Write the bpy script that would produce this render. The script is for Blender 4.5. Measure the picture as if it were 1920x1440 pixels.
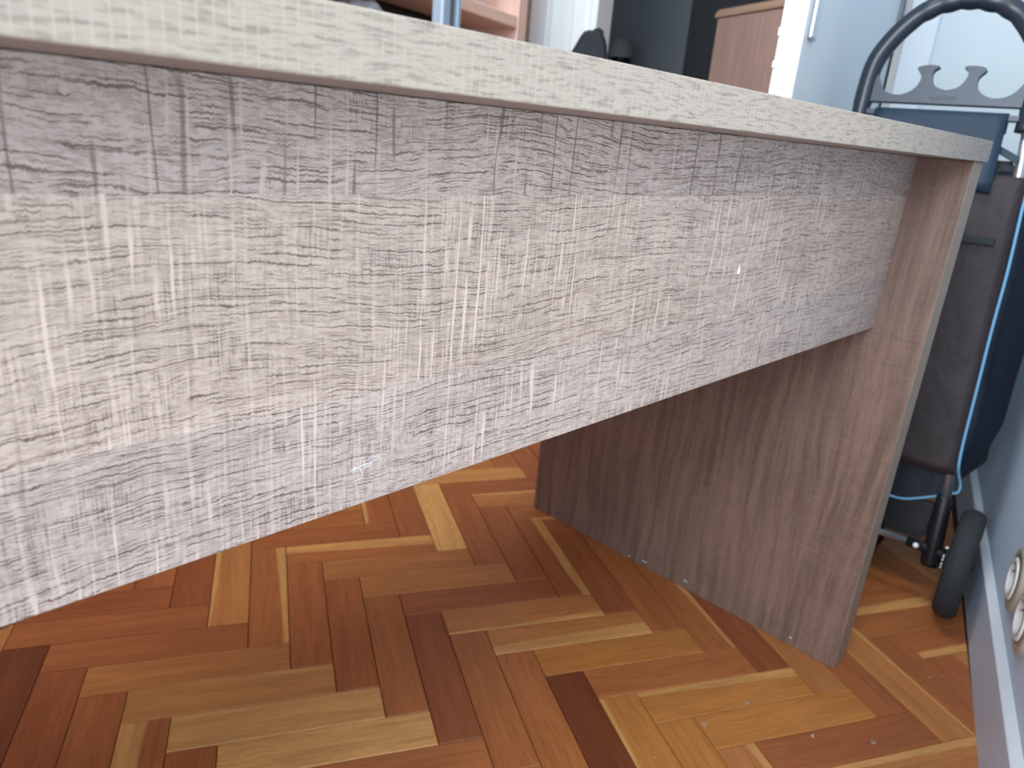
import bpy, bmesh, math, random
from mathutils import Vector, Matrix

# ---------------------------------------------------------------- clearing
for o in list(bpy.data.objects):
    bpy.data.objects.remove(o, do_unlink=True)
SC = bpy.context.scene
COL = SC.collection
random.seed(7)
R = math.radians

# ---------------------------------------------------------------- camera
# room frame: x along the window wall (to the right of the picture), y away from it, z up
CAM = (-1.12525, 0.24302, 0.70364)
ROT = ((0.463698234532932, -0.8819782138679053, 0.0842518697324992),
       (-0.25186772842971583, -0.22239130735776846, -0.9418623858013221),
       (0.8494389881955603, 0.41551959842356734, -0.3252643058486754))
cam_d = bpy.data.cameras.new('camera')
cam = bpy.data.objects.new('camera', cam_d)
COL.objects.link(cam)
m = Matrix((Vector(ROT[0]), -Vector(ROT[1]), -Vector(ROT[2]))).transposed().to_4x4()
m.translation = Vector(CAM)
cam.matrix_world = m
cam_d.sensor_width = 36.0
cam_d.lens = 36.0 * 1377.75 / 1920.0
cam_d.clip_start = 0.02
cam_d.dof.use_dof = True
cam_d.dof.focus_distance = 0.47
cam_d.dof.aperture_fstop = cam_d.lens / 2.2        # a 2.2 mm wide phone aperture
SC.camera = cam

# ---------------------------------------------------------------- view, world, lamps
SC.view_settings.view_transform = 'Standard'
SC.view_settings.look = 'None'
SC.view_settings.gamma = 1.0
SC.view_settings.use_curve_mapping = False
SC.view_settings.exposure = 0.0
SC.cycles.max_bounces = 10
SC.cycles.diffuse_bounces = 6

world = bpy.data.worlds.new('world')
SC.world = world
world.use_nodes = True
bg = world.node_tree.nodes['Background']
bg.inputs[0].default_value = (0.72, 0.86, 1.0, 1)
bg.inputs[1].default_value = 1.0


def area(name, loc, direction, sx, sy, power, col):
    d = bpy.data.lights.new(name, 'AREA')
    d.shape = 'RECTANGLE'
    d.size, d.size_y, d.energy, d.color = sx, sy, power, col
    o = bpy.data.objects.new(name, d)
    o.location = loc
    o.rotation_euler = Vector(direction).to_track_quat('-Z', 'Y').to_euler()
    COL.objects.link(o)
    return o


# daylight through the window opening of the window wall, behind and left of the viewer
area('window_daylight', (-0.91, -0.20, 1.25), (0, 1, -0.03), 0.92, 1.95, 13, (0.95, 0.97, 1.0))
# daylight through the second opening in the wall opposite the door
area('window_daylight', (-3.13, 0.75, 1.68), (1, 0, -0.05), 1.3, 1.3, 76, (0.88, 0.95, 1.0))
# added fill light under the ceiling, without a fixture, over the room
area('ceiling_fill', (-0.2, 0.95, 2.44), (0, 0, -1), 1.0, 0.6, 27, (0.95, 0.98, 1.0))

# ---------------------------------------------------------------- node helper


class NT:
    def __init__(self, name):
        self.m = bpy.data.materials.new(name)
        self.m.use_nodes = True
        self.t = self.m.node_tree
        self.t.nodes.clear()
        self.out = self.t.nodes.new('ShaderNodeOutputMaterial')

    def n(self, typ, ins=None, **kw):
        nd = self.t.nodes.new(typ)
        for k, v in kw.items():
            setattr(nd, k, v)
        for k, v in (ins or {}).items():
            self.put(nd.inputs[k], v)
        return nd

    def put(self, sock, v):
        if isinstance(v, bpy.types.NodeSocket):
            self.t.links.new(v, sock)
        elif isinstance(v, (tuple, list)) and len(v) == 3 and sock.type == 'RGBA':
            sock.default_value = (*v, 1)
        else:
            sock.default_value = v

    def ma(self, op, a, b=None, c=None, clamp=False):
        nd = self.t.nodes.new('ShaderNodeMath')
        nd.operation = op
        nd.use_clamp = clamp
        for i, v in enumerate((a, b, c)):
            if v is not None:
                self.put(nd.inputs[i], v)
        return nd.outputs[0]

    def vec(self, x, y, z=0.0):
        return self.n('ShaderNodeCombineXYZ', {0: x, 1: y, 2: z}).outputs[0]

    def noise(self, v, scale=1.0, detail=2.0, rough=0.5, dims='3D'):
        nd = self.n('ShaderNodeTexNoise', noise_dimensions=dims)
        self.put(nd.inputs['Vector'], v)
        nd.inputs['Scale'].default_value = scale
        nd.inputs['Detail'].default_value = detail
        nd.inputs['Roughness'].default_value = rough
        return nd.outputs[0]

    def step(self, v, lo, hi, a=0.0, b=1.0):
        nd = self.n('ShaderNodeMapRange', interpolation_type='SMOOTHSTEP')
        self.put(nd.inputs[0], v)
        for i, x in zip((1, 2, 3, 4), (lo, hi, a, b)):
            self.put(nd.inputs[i], x)
        return nd.outputs[0]

    def mix(self, f, a, b, blend='MIX'):
        nd = self.n('ShaderNodeMix', data_type='RGBA', blend_type=blend, clamp_factor=True)
        self.put(nd.inputs[0], f)
        self.put(nd.inputs[6], a)
        self.put(nd.inputs[7], b)
        return nd.outputs[2]

    def obj(self):
        tc = self.n('ShaderNodeTexCoord')
        s = self.n('ShaderNodeSeparateXYZ', {0: tc.outputs['Object']})
        return s.outputs[0], s.outputs[1], s.outputs[2]

    def bsdf(self, color, rough=0.5, spec=0.5, metal=0.0, bump=None, bstr=0.2, bdist=0.001, **extra):
        b = self.n('ShaderNodeBsdfPrincipled')
        self.put(b.inputs['Base Color'], color)
        self.put(b.inputs['Roughness'], rough)
        self.put(b.inputs['Specular IOR Level'], spec)
        self.put(b.inputs['Metallic'], metal)
        for k, v in extra.items():
            self.put(b.inputs[k.replace('_', ' ')], v)
        if bump is not None:
            bn = self.n('ShaderNodeBump', {'Strength': bstr, 'Distance': bdist, 'Height': bump})
            self.t.links.new(bn.outputs[0], b.inputs['Normal'])
        self.t.links.new(b.outputs[0], self.out.inputs[0])
        return self.m


def srgb(r, g, b):
    def f(c):
        c /= 255.0
        return c / 12.92 if c <= 0.04045 else ((c + 0.055) / 1.055) ** 2.4
    return (f(r), f(g), f(b))


def plain(name, col, rough=0.5, spec=0.5, metal=0.0, var=0.06, scale=25.0, bump=0.0, **extra):
    t = NT(name)
    x, y, z = t.obj()
    nz = t.noise(t.vec(x, y, z), scale, 3)
    c = t.mix(nz, tuple(c * (1 - var) for c in col), tuple(min(1, c * (1 + var)) for c in col))
    return t.bsdf(c, rough, spec, metal, nz if bump else None, bump, 0.001, **extra)


# ---------------------------------------------------------------- materials
def laminate(name, along, across, depth, light, dark, seams=(), tints=(), lines=1.0, strokes=0.62,
             streak=0.3, flowamp=0.05, rough=0.42, sawd=1.0):
    """Printed sawn-oak laminate: wavering broken grain lines along one axis, saw marks across it."""
    t = NT(name)
    A, M_, S = (lambda *q: t.ma('ADD', *q)), (lambda *q: t.ma('MULTIPLY', *q)), (lambda *q: t.ma('SUBTRACT', *q))
    ax = t.obj()
    u, w = A(ax[along], M_(ax[depth], 0.37)), ax[across]

    def nz(fu, fw, seed, det=2.0, ro=0.5, uu=None, vv=None):
        return t.noise(t.vec(M_(uu or u, fu), M_(vv or w, fw), seed), 1, det, ro)

    # printed planks: the figure jumps from one to the next
    band = 0.0
    for s_ in seams:
        wob = M_(S(nz(60, 0, 3.3), 0.5), 0.0016)
        band = A(band, t.ma('GREATER_THAN', A(w, wob), s_))
    sh = M_(band, 7.31) if seams else 0.0
    ub = A(u, M_(sh, 0.173)) if seams else u
    top = t.ma('COMPARE', band, float(len(seams)), 0.4) if seams else 0.0

    flow = nz(4.2, 8.0, sh, 1.5, 0.4)
    fl2 = nz(34, 60, sh, 2)
    fine = nz(330, 300, 1.7, 2)
    ww = A(w, M_(S(flow, 0.5), flowamp))
    ww = A(ww, M_(S(fl2, 0.5), 0.0060))
    ww = A(ww, M_(S(fine, 0.5), 0.0016))
    ww = A(ww, M_(S(nz(900, 40, 2.2, 1), 0.5), 0.0011))

    def cracks(n, fu, seed, lo, hi, t0, t1):
        F = A(M_(ww, n), seed)
        i = t.ma('FLOOR', F)
        d = t.ma('ABSOLUTE', S(S(F, i), 0.5))
        g = t.noise(t.vec(M_(ub, fu), M_(i, 5.37), A(sh, seed)), 1, 2, 0.6)
        th = A(t0, M_(nz(90, 0, seed, 2, 0.6), t1))
        ln = t.ma('SUBTRACT', 1.0, t.step(t.ma('DIVIDE', d, th), 0.35, 1.0))
        return M_(ln, t.step(g, lo, hi))

    c1 = cracks(250, 20, 0.31, 0.47, 0.57, 0.00, 0.22)
    c2 = cracks(600, 46, 2.77, 0.47, 0.60, 0.02, 0.40)
    c3 = cracks(1250, 150, 5.13, 0.42, 0.58, 0.1, 0.7)

    # saw marks
    us = A(u, M_(S(nz(7, 20, 0.0), 0.5), 0.003))

    def saw(n, fw, seed, lo, hi, t0, t1):
        n = n * sawd
        F = A(M_(us, n), seed)
        F = A(F, M_(S(nz(n * 0.5, 6, seed), 0.5), 1.6))
        i = t.ma('FLOOR', F)
        d = t.ma('ABSOLUTE', S(S(F, i), 0.5))
        g = t.noise(t.vec(M_(w, fw), M_(i, 3.71), A(sh, seed)), 1, 2, 0.6)
        th = A(t0, M_(nz(40, 60, seed + 1), t1))
        ln = t.ma('SUBTRACT', 1.0, t.step(t.ma('DIVIDE', d, th), 0.3, 1.0))
        return M_(ln, t.step(g, lo, hi))

    vp = t.step(nz(13, 12, A(sh, 8.8) if seams else 8.8), 0.38, 0.62, 0.25, 1.0)
    w1 = M_(saw(125, 18, 1.9, 0.47, 0.62, 0.02, 0.25), vp)
    w2 = M_(saw(340, 34, 4.1, 0.44, 0.62, 0.1, 0.6), vp)
    w3 = saw(900, 60, 7.7, 0.4, 0.7, 0.2, 0.6)
    k1 = saw(88, 9, 6.6, 0.50, 0.60, 0.02, 0.16)

    ts = t.noise(t.vec(M_(u, 3.5), M_(ww, 70.0), sh), 1, 3, 0.6)
    tl = nz(5, 9, A(sh, 1.1) if seams else 1.1, 2)
    mid = tuple(a * (1 - streak) + b * streak for a, b in zip(light, dark))
    c = t.mix(t.step(ts, 0.3, 0.7), mid, light)
    for i, (tint, k) in enumerate(tints):
        c = t.mix(M_(t.ma('COMPARE', band, float(i), 0.4), k), c, tint)
    c = t.mix(M_(t.step(tl, 0.35, 0.7), 0.25), c, tuple(min(0.9, a * 1.25) for a in light))
    wsum = A(M_(w1, 0.9), A(M_(w2, 0.5), M_(w3, 0.18)))
    hatch = M_(saw(620, 90, 3.3, 0.45, 0.6, 0.1, 0.6), t.step(nz(20, 45, 5.5), 0.45, 0.62))
    f = A(M_(c1, 0.95), A(M_(c2, 0.6), A(M_(c3, 0.40), M_(hatch, 0.34))))
    f = t.ma('MULTIPLY', f, S(1.0, M_(w1, 0.8)), clamp=False)
    if seams:
        f = M_(f, A(lines, M_(top, 0.22)))
        strk = S(strokes, M_(top, strokes * 0.7))
        blk = A(0.2, M_(top, 0.45))
    else:
        f = M_(f, lines)
        strk, blk = strokes, 0.22
    f = t.ma('MINIMUM', f, 0.92)
    c = t.mix(f, c, dark)
    c = t.mix(M_(k1, blk), c, dark)
    c = t.mix(M_(t.ma('MINIMUM', wsum, 1.0), strk), c, tuple(min(0.88, a * 1.5) for a in light))
    return t.bsdf(c, rough, 0.4, 0.0, S(M_(wsum, 0.3), f), 0.22, 0.0006)


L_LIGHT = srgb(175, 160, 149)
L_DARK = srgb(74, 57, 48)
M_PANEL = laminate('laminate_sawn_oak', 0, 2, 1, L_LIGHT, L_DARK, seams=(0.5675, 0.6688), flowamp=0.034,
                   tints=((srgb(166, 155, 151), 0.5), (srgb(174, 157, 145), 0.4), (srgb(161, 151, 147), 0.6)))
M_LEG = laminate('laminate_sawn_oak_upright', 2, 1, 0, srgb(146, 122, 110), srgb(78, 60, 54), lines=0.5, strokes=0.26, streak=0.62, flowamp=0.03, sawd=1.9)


def edge_band(name, along, across, light, dark):
    """Pale edge banding with regular thin saw strokes and short grey grain dashes."""
    t = NT(name)
    ax = t.obj()
    u, w = ax[along], ax[across]
    flow = t.noise(t.vec(t.ma('MULTIPLY', u, 7.0), t.ma('MULTIPLY', w, 20.0)), 1, 2)
    ww = t.ma('ADD', w, t.ma('MULTIPLY', t.ma('SUBTRACT', flow, 0.5), 0.016))
    ww = t.ma('ADD', ww, t.ma('MULTIPLY', t.ma('SUBTRACT', t.noise(t.vec(t.ma('MULTIPLY', u, 300.0), t.ma('MULTIPLY', w, 300.0)), 1, 2), 0.5), 0.0016))
    g1 = t.noise(t.vec(t.ma('MULTIPLY', u, 62.0), t.ma('MULTIPLY', ww, 560.0)), 1, 3, 0.6)
    g2 = t.noise(t.vec(t.ma('MULTIPLY', u, 120.0), t.ma('MULTIPLY', ww, 1200.0)), 1, 2, 0.6)
    us = t.ma('ADD', u, t.ma('MULTIPLY', t.ma('SUBTRACT', t.noise(t.vec(t.ma('MULTIPLY', u, 40.0), 0.0), 1, 2), 0.5), 0.004))
    ph = t.ma('FRACT', t.ma('MULTIPLY', us, 210.0))
    st = t.step(t.ma('ABSOLUTE', t.ma('SUBTRACT', ph, 0.5)), 0.0, 0.13, 1.0, 0.0)
    st = t.ma('MULTIPLY', st, t.step(t.noise(t.vec(t.ma('MULTIPLY', u, 35.0), t.ma('MULTIPLY', w, 60.0)), 1, 2), 0.35, 0.6))
    f = t.ma('ADD', t.ma('MULTIPLY', t.step(g1, 0.46, 0.68), 0.6), t.ma('MULTIPLY', t.step(g2, 0.5, 0.7), 0.35), clamp=True)
    c = t.mix(f, light, dark)
    c = t.mix(t.ma('MULTIPLY', st, 0.85), c, tuple(min(0.9, a * 1.12) for a in light))
    return t.bsdf(c, 0.5, 0.35, 0.0, t.ma('ADD', f, t.ma('MULTIPLY', st, -0.8)), 0.15, 0.0004)


M_EDGE = edge_band('edge_banding_pale', 0, 2, srgb(156, 147, 135), srgb(104, 94, 84))
M_LEGEDGE = edge_band('edge_banding_leg', 2, 0, srgb(148, 133, 117), srgb(130, 117, 104))
M_UNDER = plain('laminate_underside', srgb(138, 123, 115), 0.5, 0.3, var=0.04, scale=80)


def floor_wood(name, far=False):
    t = NT(name)
    x, y, z = t.obj()
    oi = t.n('ShaderNodeObjectInfo')
    rnd = t.ma('MULTIPLY', oi.outputs['Random'], 91.7)
    at = t.n('ShaderNodeAttribute', attribute_type='GEOMETRY', attribute_name='tone')
    col = at.outputs['Color'] if far else oi.outputs['Color']
    flow = t.noise(t.vec(t.ma('MULTIPLY', x, 7.0), t.ma('MULTIPLY', y, 22.0), rnd), 1, 2)
    yy = t.ma('ADD', y, t.ma('MULTIPLY', t.ma('SUBTRACT', flow, 0.5), 0.022))
    g1 = t.noise(t.vec(t.ma('MULTIPLY', x, 9.0), t.ma('MULTIPLY', yy, 190.0), rnd), 1, 3, 0.6)
    g2 = t.noise(t.vec(t.ma('MULTIPLY', x, 42.0), t.ma('MULTIPLY', yy, 900.0), rnd), 1, 2, 0.6)
    g3 = t.noise(t.vec(t.ma('MULTIPLY', x, 5.0), t.ma('MULTIPLY', yy, 45.0), t.ma('ADD', rnd, 3.3)), 1, 2, 0.5)
    # sapwood: alpha of the object colour says how much of which edge is pale
    sap = t.ma('SUBTRACT', t.ma('MULTIPLY', oi.outputs['Alpha'], 2.0), 1.0)
    taper = t.ma('MULTIPLY', t.ma('SUBTRACT', flow, 0.5), 0.010)
    taper = t.ma('ADD', taper, t.ma('MULTIPLY', x, 0.035))
    ye = t.ma('ADD', t.ma('MULTIPLY', y, t.ma('SIGN', sap)), taper)
    edge = t.ma('SUBTRACT', 0.0278, t.ma('MULTIPLY', t.ma('ABSOLUTE', sap), 0.0556))
    insap = t.ma('MULTIPLY', t.step(t.ma('SUBTRACT', ye, edge), -0.0015, 0.003), t.ma('GREATER_THAN', t.ma('ABSOLUTE', sap), 0.02))
    if not far:
        col = t.mix(t.ma('MULTIPLY', insap, 0.8), col, srgb(204, 152, 92))
    dk = t.mix(1.0, col, (0.56, 0.47, 0.40), 'MULTIPLY')
    lt = t.mix(1.0, col, (1.22, 1.24, 1.2), 'MULTIPLY')
    c = t.mix(t.step(g3, 0.3, 0.7), col, lt)
    c = t.mix(t.ma('MULTIPLY', t.step(g1, 0.46, 0.72), 0.40), c, dk)
    c = t.mix(t.ma('MULTIPLY', t.step(g2, 0.48, 0.70), 0.42), c, dk)
    rough = t.ma('ADD', 0.33, t.ma('MULTIPLY', g1, 0.16))
    return t.bsdf(c, rough, 0.42, 0.0, t.ma('ADD', g1, g2), 0.06, 0.0006)


M_FLOOR = floor_wood('oiled_oak_parquet')
M_FLOORFAR = floor_wood('oiled_oak_parquet_distant', True)
M_SUB = plain('joint_filler_dark', srgb(48, 26, 18), 0.8, 0.2)
M_WALL = plain('wall_paint_grey', srgb(202, 222, 245), 0.7, 0.3, var=0.02, scale=12, bump=0.05)
M_BASE = plain('baseboard_paint', srgb(202, 217, 240), 0.5, 0.4, var=0.03, scale=14)
M_BASETOP = plain('baseboard_paint_light', srgb(214, 222, 230), 0.45, 0.4, var=0.03, scale=30)
M_WHITE = plain('gloss_paint_white', srgb(232, 236, 240), 0.4, 0.45, var=0.02, scale=8)
M_DOOR = plain('door_paint_white', srgb(234, 237, 234), 0.42, 0.4, var=0.02, scale=6)
M_WALLW = plain('wall_paint_white', srgb(228, 234, 234), 0.75, 0.3, var=0.015, scale=10)
M_CEIL = plain('ceiling_paint', srgb(235, 235, 232), 0.9, 0.2, var=0.01)
M_HALL = plain('hall_wall_unlit_grey', srgb(96, 104, 108), 0.8, 0.3, var=0.04, scale=5)  # grey darkened for the unlit hall, its shade put into the colour
M_BLACK = plain('hall_shade_and_arm_black', srgb(26, 30, 37), 0.6, 0.3, var=0.1, scale=6)  # black painted for the unlit hall depth, also used on the lamp arms
M_CHROME = plain('brushed_chrome', srgb(205, 210, 215), 0.25, 0.5, 1.0, var=0.03)
M_STEEL = plain('hinge_steel', srgb(120, 124, 128), 0.4, 0.5, 0.8, var=0.05)


def grain(name, c1, c2, axis=2, scale=14.0, rough=0.45):
    t = NT(name)
    ax = list(t.obj())
    for i in range(3):
        ax[i] = t.ma('MULTIPLY', ax[i], scale * (0.25 if i == axis else 6.0))
    nz = t.noise(t.vec(*ax), 1, 3, 0.6)
    return t.bsdf(t.mix(t.step(nz, 0.3, 0.7), c1, c2), rough, 0.4, 0.0, nz, 0.05, 0.0005)


M_BEECH = grain('beech_veneer', srgb(232, 198, 180), srgb(220, 184, 166), 0)
M_BEECHV = grain('beech_veneer_upright', srgb(234, 202, 186), srgb(224, 190, 174), 2)
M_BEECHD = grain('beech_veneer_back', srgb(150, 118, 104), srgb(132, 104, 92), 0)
M_CAB = grain('walnut_veneer', srgb(190, 158, 146), srgb(172, 142, 132), 2)
M_CABTOP = grain('walnut_edge', srgb(196, 164, 140), srgb(180, 150, 128), 0)
M_ALU = plain('aluminium_satin', srgb(158, 176, 194), 0.45, 0.5, 0.15, var=0.03)
M_ALUD = plain('aluminium_inner', srgb(92, 104, 112), 0.5, 0.4, 0.1, var=0.04)
M_PLASTIC = plain('moulded_plastic_charcoal', srgb(54, 65, 80), 0.38, 0.5, var=0.05, scale=60)
M_GRIP = plain('moulded_grip_dark', srgb(38, 46, 57), 0.32, 0.5, var=0.05, scale=60)
M_PLASTICD = plain('moulded_plastic_black', srgb(21, 23, 28), 0.45, 0.45, var=0.08, scale=50)
M_TUBE = plain('steel_tube', srgb(205, 208, 214), 0.3, 0.5, 0.85, var=0.03)
M_RUBBER = plain('tyre_rubber', srgb(46, 50, 54), 0.75, 0.3, var=0.2, scale=90, bump=0.1)
M_PIPE = plain('piping_light_blue', srgb(118, 176, 216), 0.5, 0.4, var=0.04)


def cloth(name, col, wr=0.25):
    t = NT(name)
    x, y, z = t.obj()
    folds = t.noise(t.vec(t.ma('MULTIPLY', x, 16), t.ma('MULTIPLY', y, 16), t.ma('MULTIPLY', z, 9)), 1, 3, 0.55)
    wv = t.noise(t.vec(t.ma('MULTIPLY', x, 900), t.ma('MULTIPLY', y, 900), t.ma('MULTIPLY', z, 900)), 1, 1)
    c = t.mix(wv, tuple(k * 0.9 for k in col), tuple(k * 1.1 for k in col))
    return t.bsdf(c, 0.55, 0.35, 0.0, folds, wr, 0.03)


M_BROWN = cloth('polyester_dark_brown', srgb(52, 45, 48))
M_NAVY = cloth('polyester_navy', srgb(27, 36, 50))
M_FLAP = cloth('polyester_navy_flap', srgb(34, 53, 70), 0.18)
M_PACK = cloth('nylon_dark_navy', srgb(15, 23, 33), 0.1)
M_STRAP = cloth('webbing_black', srgb(26, 34, 42), 0.1)
M_TAUPE = plain('socket_frame_taupe', srgb(176, 168, 158), 0.4, 0.45, var=0.03)
M_SOCK = plain('socket_plate_white', srgb(225, 228, 230), 0.35, 0.5, var=0.01)
M_HOLE = plain('socket_hole', srgb(40, 42, 48), 0.6, 0.3)
M_SPOT = plain('dried_paint_grey', srgb(176, 166, 160), 0.6, 0.3, var=0.15, scale=400)
M_FLECK = plain('chip_and_glint_white', srgb(240, 244, 250), 0.4, 0.4, var=0.02)  # white of the paint chip, shared by the hub glints and axle pin
M_SCRATCH = plain('scratch_pale', srgb(214, 220, 226), 0.6, 0.3, var=0.05)
M_GREYBOX = plain('grey_card', srgb(176, 172, 176), 0.7, 0.3, var=0.05)
M_FILM = plain('crumpled_clear_film', srgb(205, 212, 220), 0.25, 0.6, var=0.05, Transmission_Weight=0.45, IOR=1.2)
M_TAUPEBOX = plain('plinth_taupe', srgb(112, 98, 90), 0.6, 0.3, var=0.05)
M_LAMPGREY = plain('lamp_shade_grey', srgb(112, 116, 120), 0.6, 0.4, var=0.05)


# ---------------------------------------------------------------- mesh helpers
def obj(name, bm, mats, parent=None, smooth=False):
    me = bpy.data.meshes.new(name)
    bmesh.ops.recalc_face_normals(bm, faces=bm.faces)
    bm.to_mesh(me)
    bm.free()
    for mt in (mats if isinstance(mats, (list, tuple)) else [mats]):
        me.materials.append(mt)
    if smooth:
        for p in me.polygons:
            p.use_smooth = True
    o = bpy.data.objects.new(name, me)
    COL.objects.link(o)
    if parent:
        o.parent = parent
    return o


def auto(o, ang=40):
    for p in o.data.polygons:
        p.use_smooth = True
    md = o.modifiers.new('angle', 'EDGE_SPLIT')
    md.split_angle = R(ang)
    return o


def tag(o, label=None, cat=None, group=None, kind=None):
    for k, v in (('label', label), ('category', cat), ('group', group), ('kind', kind)):
        if v:
            o[k] = v
    return o


def thing(name, label, cat, loc=(0, 0, 0), rotz=0.0, group=None):
    o = bpy.data.objects.new(name, None)
    o.empty_display_size = 0.05
    COL.objects.link(o)
    o.location = loc
    o.rotation_euler = (0, 0, rotz)
    return tag(o, label, cat, group)


def box(bm, lo, hi, bev=0.0, seg=1, mat=0, xf=None):
    vs = []
    for z in (lo[2], hi[2]):
        for (x, y) in ((lo[0], lo[1]), (hi[0], lo[1]), (hi[0], hi[1]), (lo[0], hi[1])):
            vs.append(bm.verts.new((x, y, z)))
    fs = [bm.faces.new([vs[i] for i in q]) for q in
          ((3, 2, 1, 0), (4, 5, 6, 7), (0, 1, 5, 4), (1, 2, 6, 5), (2, 3, 7, 6), (3, 0, 4, 7))]
    for f in fs:
        f.material_index = mat
    if bev:
        es = list({e for f in fs for e in f.edges})
        bmesh.ops.bevel(bm, geom=es, offset=bev, segments=seg, affect='EDGES', profile=0.5)
    if xf:
        for v in vs:
            if v.is_valid:
                v.co = xf @ v.co
    return bm


def boxm(lo, hi, bev=0.0, seg=1):
    return box(bmesh.new(), lo, hi, bev, seg)


def tube(bm, pts, r, n=10, closed=False, caps=True, squash=None):
    pts = [Vector(p) for p in pts]
    rs = r if isinstance(r, (list, tuple)) else [r] * len(pts)
    rings = []
    up = None
    N = len(pts)
    for i, p in enumerate(pts):
        if closed:
            d = pts[(i + 1) % N] - pts[i - 1]
        else:
            d = pts[min(i + 1, N - 1)] - pts[max(i - 1, 0)]
        d.normalize()
        if up is None:
            up = Vector((0, 0, 1)) if abs(d.z) < 0.9 else Vector((1, 0, 0))
        a = d.cross(up)
        if a.length < 1e-6:
            a = d.orthogonal()
        a.normalize()
        b = a.cross(d).normalized()
        up = b
        rings.append([bm.verts.new(p + (a * math.cos(2 * math.pi * k / n) + b * math.sin(2 * math.pi * k / n)) * rs[i]) for k in range(n)])
    for i in range(N if closed else N - 1):
        A, B = rings[i], rings[(i + 1) % N]
        for k in range(n):
            bm.faces.new((A[k], A[(k + 1) % n], B[(k + 1) % n], B[k]))
    if caps and not closed:
        bm.faces.new(rings[0][::-1])
        bm.faces.new(rings[-1])
    return bm


def lathe_y(bm, prof, c, n=40):
    """revolve (radius, y) profile about an axis along y through c; closed profile"""
    rings = []
    for k in range(n):
        a = 2 * math.pi * k / n
        rings.append([bm.verts.new((c[0] + r * math.cos(a), c[1] + y, c[2] + r * math.sin(a))) for r, y in prof])
    m_ = len(prof)
    for k in range(n):
        A, B = rings[k], rings[(k + 1) % n]
        for i in range(m_):
            j = (i + 1) % m_
            bm.faces.new((A[i], A[j], B[j], B[i]))
    return bm


def prism(bm, poly, f, d0, d1):
    """extrude polygon [(a,b)] between depths; f(d,a,b)->xyz"""
    A = [bm.verts.new(f(d0, a, b)) for a, b in poly]
    B = [bm.verts.new(f(d1, a, b)) for a, b in poly]
    n = len(poly)
    fa = bm.faces.new(A)
    fb = bm.faces.new(B[::-1])
    for i in range(n):
        bm.faces.new((A[i], B[i], B[(i + 1) % n], A[(i + 1) % n]))
    fa.normal_update()
    fb.normal_update()
    bmesh.ops.triangulate(bm, faces=[fa, fb])
    return bm


# ================================================================ SETTING
XE, YF, XL, ZC = 1.0, 1.5, -3.2, 2.5         # end wall, far wall, left wall, ceiling
PI4 = math.pi / 4
# ---- parquet: herringbone lattice
BW, BL = 0.0555939685754986, 0.2514414072753005
LO = Vector((-0.30686335524592645, 0.8086879815531256, 0))
UA = Vector((0.70710678, -0.70710678, 0))
UB = Vector((-0.70710678, -0.70710678, 0))
floor = tag(obj('floor', boxm((XL - 0.05, -0.03, -0.06), (2.1, 2.1, -0.0125)), M_SUB), kind='structure',
            label='oiled oak herringbone parquet floor')

TONE = {'R': srgb(146, 82, 48), 'r': srgb(158, 93, 54), 'q': srgb(166, 101, 57), 'o': srgb(177, 115, 66),
        't': srgb(190, 131, 77), 'b': srgb(207, 154, 94), 'd': srgb(116, 62, 38), 'O': srgb(180, 118, 60)}
# (kind, k, m): tone and share of pale sapwood along one edge, read off each block
BOARD = {
    'H': {(-6, -1): 'R', (-5, -1): 'r', (-4, -1): 'r', (-3, -1): 'o', (-2, -1): ('t', .1), (-1, -1): ('b', 0), (0, -1): 'b', (1, -1): 'q',
          (-5, 0): 'q', (-4, 0): 'r', (-3, 0): ('q', .5), (-2, 0): 'o', (-1, 0): 'o', (0, 0): 'r', (1, 0): ('o', -.12), (2, 0): ('o', -.42),
          (3, 0): 'O', (4, 0): 'q', (5, 0): ('O', .25), (6, 0): 'O', (7, 0): 'r', (8, 0): ('o', .2),
          (-4, 1): 'o', (-3, 1): 't', (-2, 1): 'r', (-1, 1): ('o', .2), (0, 1): 'q', (1, 1): ('r', .3), (2, 1): 'q', (6, 1): 'q',
          (7, 1): ('q', -.35), (8, 1): 'q', (9, 1): ('r', -.3), (8, 2): 'o', (9, 2): 'o'},
    'V': {(-4, -1): 'd', (-3, -1): 'R', (-2, -1): 'r', (-1, -1): ('q', .5), (0, -1): 'r', (-6, 0): 'r', (-5, 0): 'R', (-4, 0): ('o', .15),
          (-3, 0): ('q', -.22), (-2, 0): 'r', (-1, 0): 'r', (0, 0): 'q', (1, 0): 'R', (2, 0): 'q', (3, 0): 'q', (4, 0): 'd', (5, 0): ('O', .08),
          (6, 0): 'O', (7, 0): ('o', -.2), (-4, 1): ('r', .2), (-3, 1): 'r', (-2, 1): 'b', (-1, 1): 'r', (0, 1): 'r', (1, 1): ('r', -.35),
          (2, 1): 'r', (3, 1): 'q', (4, 1): ('q', -.2), (5, 1): 'R', (6, 1): 'o', (7, 1): 'r', (8, 1): ('o', -.15), (9, 1): 'r', (10, 1): 'r',
          (-3, 2): 'q', (-2, 2): 'r', (7, 2): 'q', (8, 2): 'q', (9, 2): 't', (10, 2): 'q'}}
GAP, TH = 0.0005, 0.012


def board_mesh():
    bm = bmesh.new()
    box(bm, (-BL / 2 + GAP, -BW / 2 + GAP, -TH), (BL / 2 - GAP, BW / 2 - GAP, 0))
    es = [e for e in bm.edges if all(v.co.z > -1e-6 for v in e.verts)]
    bmesh.ops.bevel(bm, geom=es, offset=0.0007, segments=1, affect='EDGES')
    return bm


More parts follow.
